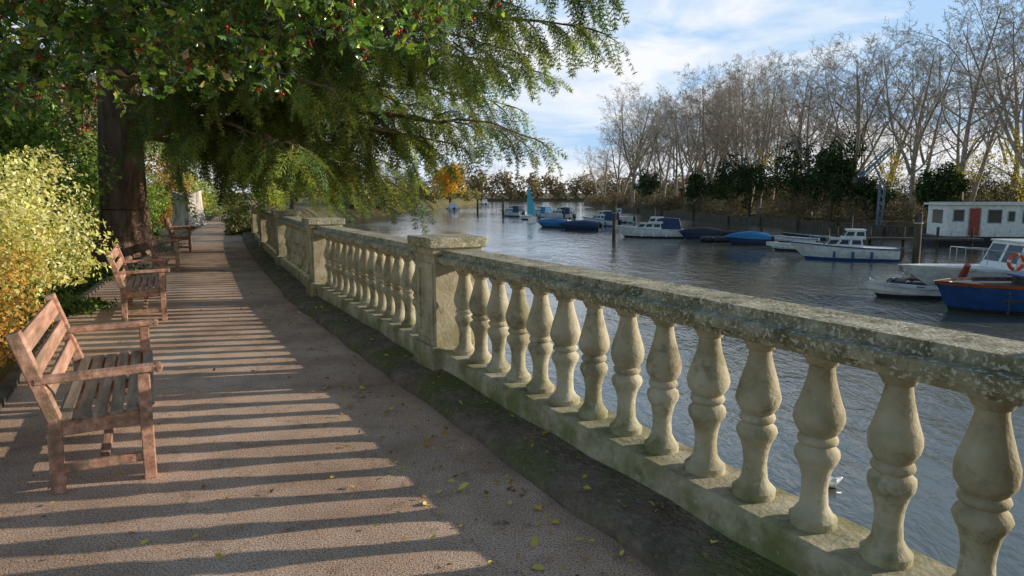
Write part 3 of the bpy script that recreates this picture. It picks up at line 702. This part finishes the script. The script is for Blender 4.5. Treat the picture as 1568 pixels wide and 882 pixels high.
def cruiser(loc,rz,L=5.2,canopy=None,stripe=1):
    g=Geo(); Bm=L*.4; fb=.68
    hull(g,L,Bm,fb,0,stripe,0,boot=1 if stripe==1 else 5)
    cabin(g,-.12*L,.34*L,Bm*.36,fb*.98,fb+.48,.5,.1,.12,0,3)
    cabin(g,-.14*L,.12*L,Bm*.34,fb+.46,fb+.92,.28,.05,.1,0,2,roof=0)
    if canopy is not None:
        g.frus([(-.44*L,-Bm*.36,fb),(-.12*L,-Bm*.36,fb),(-.12*L,Bm*.36,fb),(-.44*L,Bm*.36,fb)],[(-.40*L,-Bm*.3,fb+.85),(-.1*L,-Bm*.3,fb+.95),(-.1*L,Bm*.3,fb+.95),(-.40*L,Bm*.3,fb+.85)],canopy)
    g.box((-L/2-.14,0,.45),(.28,.34,.5),5); g.box((-L/2-.16,0,.1),(.14,.12,.6),5)
    rails(g,L,Bm,fb,.05*L,.46*L)
    for x in (-.2,.0,.2):
        for s in (-1,1): g.tube((x*L,s*(Bm/2+.09),.12),(x*L,s*(Bm/2+.09),.5),.07,.07,8,1 if stripe==1 else 0)
    g.tube((.0,0,fb+.9),(.0,0,fb+1.7),.015,.01,5,6)
    return g.build('cabin_cruiser',BM,loc=loc,rz=rz)
def covered(loc,rz,L=4,cov=7,hm=2):
    g=Geo(); Bm=L*.38; fb=.48; st=hull(g,L,Bm,fb,hm,0,hm,sheer=.25)
    n=len(st); m=7; vs=[]
    for i,s in enumerate(st):
        t=i/(n-1); w=s[0][1]+.03; hh=.42*max(math.sin(math.pi*min(t*.9+.12,1)),0)**.6+.02
        for j in range(m):
            a=math.pi*j/(m-1); vs.append((s[0][0],w*math.cos(a),s[0][2]+.01+hh*math.sin(a)**.8 if 0<j<m-1 else s[0][2]-.06))
    fs=[(i*m+j,i*m+j+1,(i+1)*m+j+1,(i+1)*m+j) for i in range(n-1) for j in range(m-1)]+[list(range(m))]
    g.add(vs,fs,cov); g.box((-L/2-.12,0,.4),(.26,.3,.45),5)
    return g.build('covered_boat',BM,loc=loc,rz=rz)
def dinghy(loc,rz,L=2.6,hm=0,sm=1,name='rowing_dinghy',motor=False):
    g=Geo(); Bm=L*.46; fb=.38; hull(g,L,Bm,fb,hm,sm,hm,deckdrop=.24)
    for x in (-.25,.08): g.box((x*L,0,fb-.05),(.2,Bm*.88,.03),9)
    g.box((.3*L,0,fb+.02),(.3,Bm*.5,.03),9)
    if motor: g.box((-L/2-.08,0,.5),(.2,.24,.34),5)
    return g.build(name,BM,loc=loc,rz=rz)
def inflatable(loc,rz,L=2.8,mi=5):
    g=Geo(); r=.2; w=.55; pts=[(-L/2,-w),( L*.2,-w),(L*.42,-w*.55),(L*.5,0),(L*.42,w*.55),(L*.2,w),(-L/2,w)]
    for a,b_ in zip(pts[:-1],pts[1:]): g.tube((a[0],a[1],.16),(b_[0],b_[1],.16+.04),r,r,12,mi)
    for s in (-1,1): g.tube((-L/2,s*w,.16),(-L/2-.25,s*w,.16),r,.06,12,mi)
    g.box((-.05*L,0,.05),(L*.85,w*2,.06),5); g.box((-.44*L,0,.25),(.06,w*1.8,.35),9); g.box((-.5*L-.05,0,.55),(.2,.25,.4),5); g.box((.1,0,.28),(.25,w*1.6,.04),9)
    return g.build('inflatable_boat',BM,loc=loc,rz=rz,smooth=True,angle=40)
wz=-2.0
cruiser((18.4,37.0,wz),R(160),4.5,None,1)
dinghy((17.7,42.6,wz),R(150),2.4,0,0,'small_motor_boat',True)
covered((16.6,47.4,wz),R(168),2.5,7,2)
inflatable((15.4,50.5,wz),R(165),2.6,5)
covered((15.0,53.6,wz),R(170),2.7,5,2)
cruiser((11.6,55.6,wz),R(165),4.8,2,0)
covered((6.9,67,wz),R(155),3.6,2,2)
covered((4.4,71.5,wz),R(140),3.2,7,7)
dinghy((5.6,84,wz),R(150),3.2,0,1,'small_motor_boat',True)
cruiser((10.0,75,wz),R(140),3.9,2,1)
cruiser((12.8,84,wz),R(170),4.0,None,0)
cruiser((.2,106,wz),R(130),4.6,2,2)
cruiser((4.4,101,wz),R(120),4.2,7,1)
cruiser((6.8,95,wz),R(140),4.2,2,0)
for (x,y) in ((-12,140),(-15.5,118),(-8,200)): cruiser((x,y,wz),R(100),5.5,None,1)
inflatable((19.5,58,wz),R(160),3,5); dinghy((23,53,wz),R(150),2.6,5,0); dinghy((20.6,49,wz),R(150),2.6,0,1)
dinghy((13.7,23.4,wz),R(165),1.9,0,0)
inflatable((15.2,25.2,wz),R(150),1.9,5)
g=Geo(); L=9; fb=.85
hull(g,L,2.6,fb,1,4,9,deckdrop=.12,stern=.8,full=5,sheer=.08,rake=.05)
g.box((-.5,0,.86),(5.4,1.5,.3),9); g.box((-.5,0,1.03),(5.6,1.7,.06),1)
for k in range(5): g.tube((-3.6+k*1.7,-1.40,.3),(-3.6+k*1.7,-1.40,.7),.11,.11,10,5)
for k in range(6): g.box((-3.4+k*1.4,1.33,.42),(.05,.06,.62),2)
for s in (-1,1): g.box((0,s*1.34,.5),(7.6,.05,.07),5)
g.build('river_barge',BM,loc=(18.0,20.6,wz),rz=R(177))
g=Geo(); L=8; fb=.9
hull(g,L,2.6,fb,0,0,0,stern=.85,full=3.0,sheer=.22)
cabin(g,-.6,2.2,.95,fb,fb+1.0,.4,.05,.1,0,3,roof=0)
cabin(g,-3.4,-.7,.9,fb,fb+.7,.1,.1,.08,0,2,roof=2)
# steering side facing the promenade carries the lifebuoy on the rail
for k in range(20):
    a=2*math.pi*k/20;a2=2*math.pi*(k+1)/20; m_=8 if (k%5) else 0
    g.tube((2.3+.25*math.cos(a),1.16,1.30+.25*math.sin(a)),(2.3+.25*math.cos(a2),1.16,1.30+.25*math.sin(a2)),.06,.06,8,m_)
g.tube((3.9,.8,.5),(3.9,1.2,1.2),.12,.1,8,4)
rails(g,L,2.6,fb,.5,3.7,.5)
g.tube((.8,0,1.8),(.8,0,3.0),.03,.02,6,6); g.box((-1.6,0,1.72),(1.4,1.0,.25),1)
g.build('work_boat',BM,loc=(19.2,23.8,wz),rz=R(176+2))

# houseboat
g=Geo()
g.frus([(-5,-1.7,-.3),(5,-1.7,-.3),(5,1.7,-.3),(-5,1.7,-.3)],[(-5.3,-1.9,.65),(5.3,-1.9,.65),(5.3,1.9,.65),(-5.3,1.9,.65)],5)
bq=[(-4.4,-1.5,.65),(4.6,-1.5,.65),(4.6,1.5,.65),(-4.4,1.5,.65)]; tq=[(p[0],p[1],2.75) for p in bq]
g.frus(bq,tq,0); g.box((.1,0,2.83),(9.5,3.4,.12),0); g.box((.1,0,2.92),(9.0,2.9,.06),6)
for q in ((bq[0],bq[1],tq[1],tq[0]),(bq[2],bq[3],tq[3],tq[2])):
    for (u0,u1,v0,v1,mt) in ((.04,.11,.5,.85,3),(.15,.225,.03,.9,4),(.28,.37,.45,.85,3),(.42,.46,.5,.8,3),(.52,.60,.45,.85,3),(.66,.74,.45,.85,3),(.80,.88,.45,.85,3)):
        g.panel(q,u0-.008,u1+.008,v0-.03,v1+.03,.01,6); g.panel(q,u0,u1,v0,v1,.02,mt)
g.panel((bq[3],bq[0],tq[0],tq[3]),.25,.75,.4,.85,.01,3)
g.tube((1.5,0,2.9),(1.5,0,3.6),.07,.07,8,5); g.tube((3,.4,2.9),(3,.4,3.3),.09,.07,8,6)
for k in range(8): g.tube((-5.1+k*.9,-1.8,.65),(-5.1+k*.9,-1.8,1.2),.02,.02,5,6)
g.build('houseboat',BM,loc=(34.2,47.5,wz),rz=R(-8))

def pile(x,y,top,r,cap=True):
    g=Geo(); g.lathe([(0,r*1.05),(2,r),(top+3-.1,r*.93),(top+3,r*.7)],(x,y,-3),10,0)
    g.lathe([(0,r*1.12),(.06,r*1.12)],(x,y,top-.55),10,1)
    g.build('mooring_pile',[M_pile,M_metal],smooth=True,angle=40)
pile(20.3,34.2,.62,.18);pile(7.5,50.2,.65,.15);pile(-1.3,101,.6,.16);pile(12.9,58,-.1,.13);pile(20.8,45,-.7,.12);pile(-6,120,.5,.16);pile(7,92,-.3,.13)
g=Geo(); g.box((25.5,44.5,-1.35),(9,1.2,.14),0,R(-10))
for k in range(5): g.tube((21.5+k*2,45.2-k*.35,-3),(21.5+k*2,45.2-k*.35,-.6),.1,.09,8,0)
g.build('landing_stage',[M_pile])
g=Geo()
def lattice(p0,p1,w,n,mi):
    p0=Vector(p0);p1=Vector(p1);d=(p1-p0).normalized();a=d.orthogonal().normalized();b_=d.cross(a)
    cs=[a*w/2+b_*w/2,a*w/2-b_*w/2,-a*w/2-b_*w/2,-a*w/2+b_*w/2]
    for c in cs: g.beam(p0+c,p1+c,.08,.08,mi)
    for k in range(n):
        q0=p0.lerp(p1,k/n);q1=p0.lerp(p1,(k+1)/n)
        for i in range(4): g.beam(q0+cs[i],q1+cs[(i+1)%4],.04,.04,mi)
cx,cy=33.0,61.5
lattice((cx,cy,-1.6),(cx,cy,2.4),.4,6,0); lattice((cx-2.1,cy,2.9),(cx+.6,cy,5.6),.42,8,0)
g.beam((cx,cy,2.4),(cx-.9,cy,4.1),.12,.12,0); g.box((cx-2.1,cy,2.7),(.8,.7,.5),1)
g.beam((cx+.6,cy,5.4),(cx+.6,cy,3.2),.03,.03,1)
g.build('boatyard_crane',[M_crane,M_dark])
h=dinghy((2.1,93.5,wz),R(110),3.6,0,0,'hull')
e=bpy.data.objects.new('sailing_dinghy',None); COL.objects.link(e); h.parent=e
g=Geo(); g.tube((2.1,93.5,-1.8),(2.15,93.5,2.6),.06,.035,8,1)
sv=[];nn=10
for i in range(nn+1):
    t=i/nn; w=1.35*(1-t)**.8+.05
    for j in range(5): u=j/4; sv.append((2.13+w*(u-.05)*.9,93.4-.35*math.sin(u*3.1)*(1-t)-u*w*.3,-1.35+t*3.8))
g.add(sv,[(i*5+j,i*5+j+1,(i+1)*5+j+1,(i+1)*5+j) for i in range(nn) for j in range(4)],0)
o=g.build('sail',[M_teal,M_white],smooth=True); o.parent=e

g=Geo(); vs=[];n=28;lv=8
for k in range(lv):
    t=k/(lv-1)
    for i in range(n):
        a=2*math.pi*i/n; r=.62*(1+.35*(1-t)**3)+.05*math.sin(a*5+k*.2)+.03*math.sin(a*11)
        vs.append((r*math.cos(a),r*math.sin(a),t*1.62+(.12*math.sin(a*2+1)*t if k==lv-1 else 0)))
fs=[(k*n+i,k*n+(i+1)%n,(k+1)*n+(i+1)%n,(k+1)*n+i) for k in range(lv-1) for i in range(n)]+[[(lv-1)*n+i for i in range(n)]]
g.add(vs,fs,0)
g.build('tree_stump',[M_stump],smooth=True,loc=(-16.0,33.9,-.03),angle=50)

def person(x,y,rz,coat,hgt=1.72):
    e=bpy.data.objects.new('pedestrian',None); COL.objects.link(e)
    J={'pel':(0,0,.93,.15),'waist':(0,0,1.1,.14),'chest':(0,.01,1.32,.165),'neck':(0,.02,1.48,.06),'head':(0,.03,1.56,.055),
       'shl':(-.18,0,1.40,.075),'ell':(-.24,-.05,1.13,.055),'wrl':(-.23,.08,.90,.04),'hal':(-.23,.13,.82,.035),
       'shr':(.18,0,1.40,.075),'elr':(.24,-.03,1.13,.055),'wrr':(.23,-.1,.90,.04),'har':(.23,-.1,.81,.035),
       'hil':(-.1,0,.86,.11),'knl':(-.11,.14,.49,.075),'anl':(-.11,.10,.09,.05),'tol':(-.11,.27,.04,.04),
       'hir':(.1,0,.86,.11),'knr':(.11,-.02,.49,.075),'anr':(.11,-.28,.12,.05),'tor':(.11,-.16,.03,.04)}
    names=list(J); E=[('pel','waist'),('waist','chest'),('chest','neck'),('neck','head'),('chest','shl'),('shl','ell'),('ell','wrl'),('wrl','hal'),('chest','shr'),('shr','elr'),('elr','wrr'),('wrr','har'),('pel','hil'),('hil','knl'),('knl','anl'),('anl','tol'),('pel','hir'),('hir','knr'),('knr','anr'),('anr','tor')]
    me=bpy.data.meshes.new('body'); me.from_pydata([J[n][:3] for n in names],[(names.index(a),names.index(b)) for a,b in E],[])
    o=bpy.data.objects.new('body',me); COL.objects.link(o); o.parent=e
    sk=o.modifiers.new('s','SKIN')
    for i,n in enumerate(names): me.skin_vertices[0].data[i].radius=(J[n][3],J[n][3]*.85); me.skin_vertices[0].data[i].use_root=(i==0)
    sb=o.modifiers.new('u','SUBSURF'); sb.levels=1; sb.render_levels=1
    me.materials.append(coat)
    g=Geo(); g.lathe([(-.12,.03),(-.1,.06),(-.04,.078),(.03,.085),(.08,.07),(.115,.03)],(0,.03,1.65),12,0)
    g.lathe([(-.02,.092),(.04,.095),(.09,.08),(.13,.03)],(0,.015,1.65),12,1); g.lathe([(-.012,.012),(.012,.006)],(0,.115,1.63),6,0)
    h=g.build('head',[plain('skin',(.5,.3,.22),.5),M_dark],smooth=True); h.parent=e
    e.location=(x,y,0); e.rotation_euler=(0,0,rz); e.scale=[hgt/1.77]*3
person(-25.6,66,R(200),M_navy); person(-26.4,67.5,R(190),M_dark,1.66)

def gull(x,y,rz):
    me=bpy.data.meshes.new('gull')
    P=[(0,0,.05,.06),(.08,0,.07,.045),(.12,0,.12,.028),(.14,0,.16,.03),(.175,0,.155,.01),(.2,0,.15,.004),(-.1,0,.06,.04),(-.2,0,.09,.012)]
    me.from_pydata([p[:3] for p in P],[(0,1),(1,2),(2,3),(3,4),(4,5),(0,6),(6,7)],[])
    o=bpy.data.objects.new('gull',me); COL.objects.link(o); o.modifiers.new('s','SKIN')
    for i,p in enumerate(P): me.skin_vertices[0].data[i].radius=(p[3],p[3]); me.skin_vertices[0].data[i].use_root=(i==0)
    s=o.modifiers.new('u','SUBSURF'); s.levels=2; s.render_levels=2
    me.materials.append(M_white); o.location=(x,y,-2); o.rotation_euler=(0,0,rz); o.scale=(1.1,1.1,1.1)
gull(3.9,8.0,R(200)); gull(14.6,27.5,R(90))

# ------------------------------------------------------------ light, sky, camera
el=R(14.5); az=R(79.6)
S=Vector((math.cos(el)*math.sin(az),math.cos(el)*math.cos(az),math.sin(el)))
sun=bpy.data.lights.new('sun','SUN'); sun.energy=5; sun.angle=R(.5); sun.color=(1,.92,.79)
so=bpy.data.objects.new('sun',sun); COL.objects.link(so); so.rotation_euler=S.to_track_quat('Z','Y').to_euler(); so.location=(20,5,20)
w=bpy.data.worlds.new('World'); scene.world=w; w.use_nodes=True; nt=w.node_tree; nt.nodes.clear()
out=N(nt,'ShaderNodeOutputWorld'); bg=N(nt,'ShaderNodeBackground'); bg.inputs[1].default_value=.15
sky=nt.nodes.new('ShaderNodeTexSky'); sky.sky_type='NISHITA'; sky.sun_disc=False; sky.sun_elevation=el; sky.sun_rotation=az; sky.air_density=1; sky.dust_density=.6; sky.ozone_density=1.2
tc=N(nt,'ShaderNodeTexCoord'); G=tc.outputs['Generated']
dp=N(nt,'ShaderNodeVectorMath',operation='DOT_PRODUCT'); nt.links.new(G,dp.inputs[0]); dp.inputs[1].default_value=(.42,.905,0)
mr=N(nt,'ShaderNodeMapRange'); mr.inputs['From Min'].default_value=.05; mr.inputs['From Max'].default_value=.7; mr.inputs['To Min'].default_value=.0; mr.inputs['To Max'].default_value=.97
nt.links.new(dp.outputs['Value'],mr.inputs[0])
sx=N(nt,'ShaderNodeSeparateXYZ'); nt.links.new(G,sx.inputs[0])
ez=N(nt,'ShaderNodeMapRange'); ez.inputs['From Min'].default_value=.28; ez.inputs['From Max'].default_value=.75; ez.inputs['To Min'].default_value=1; ez.inputs['To Max'].default_value=.25
nt.links.new(sx.outputs['Z'],ez.inputs[0])
hz=N(nt,'ShaderNodeMath',operation='MULTIPLY'); nt.links.new(mr.outputs[0],hz.inputs[0]); nt.links.new(ez.outputs[0],hz.inputs[1])
c1=mixc(nt,hz.outputs[0],sky.outputs[0],(3.1,4.6,6.5))
mp=N(nt,'ShaderNodeMapping'); mp.inputs['Scale'].default_value=(1.1,1.1,4.2); nt.links.new(G,mp.inputs[0])
n1=noise(nt,mp.outputs[0],2.3,6,.58); n1.inputs['Distortion'].default_value=.5
lowb=N(nt,'ShaderNodeMapRange'); lowb.inputs['From Min'].default_value=.0; lowb.inputs['From Max'].default_value=.4; lowb.inputs['To Min'].default_value=.15; lowb.inputs['To Max'].default_value=-.08
nt.links.new(sx.outputs['Z'],lowb.inputs[0])
ad=N(nt,'ShaderNodeMath',operation='ADD'); nt.links.new(n1.outputs['Fac'],ad.inputs[0]); nt.links.new(lowb.outputs[0],ad.inputs[1])
rp=ramp(nt,ad.outputs[0],[(.47,(0,0,0)),(.63,(1,1,1))])
mu=N(nt,'ShaderNodeMath',operation='MULTIPLY'); nt.links.new(rp.outputs[0],mu.inputs[0]); nt.links.new(hz.outputs[0],mu.inputs[1])
c=mixc(nt,mu.outputs[0],c1,(6.5,6.6,6.75))
nt.links.new(c,bg.inputs[0]); nt.links.new(bg.outputs[0],out.inputs[0])
cam=bpy.data.cameras.new('camera'); cam.lens=24; cam.sensor_width=36; cam.clip_start=.05; cam.clip_end=8000
co=bpy.data.objects.new('camera',cam); COL.objects.link(co); co.location=(0,0,1.6); co.rotation_euler=(R(90-7.95),0,0)
scene.camera=co
scene.view_settings.view_transform='Standard'; scene.view_settings.look='None'; scene.view_settings.exposure=0
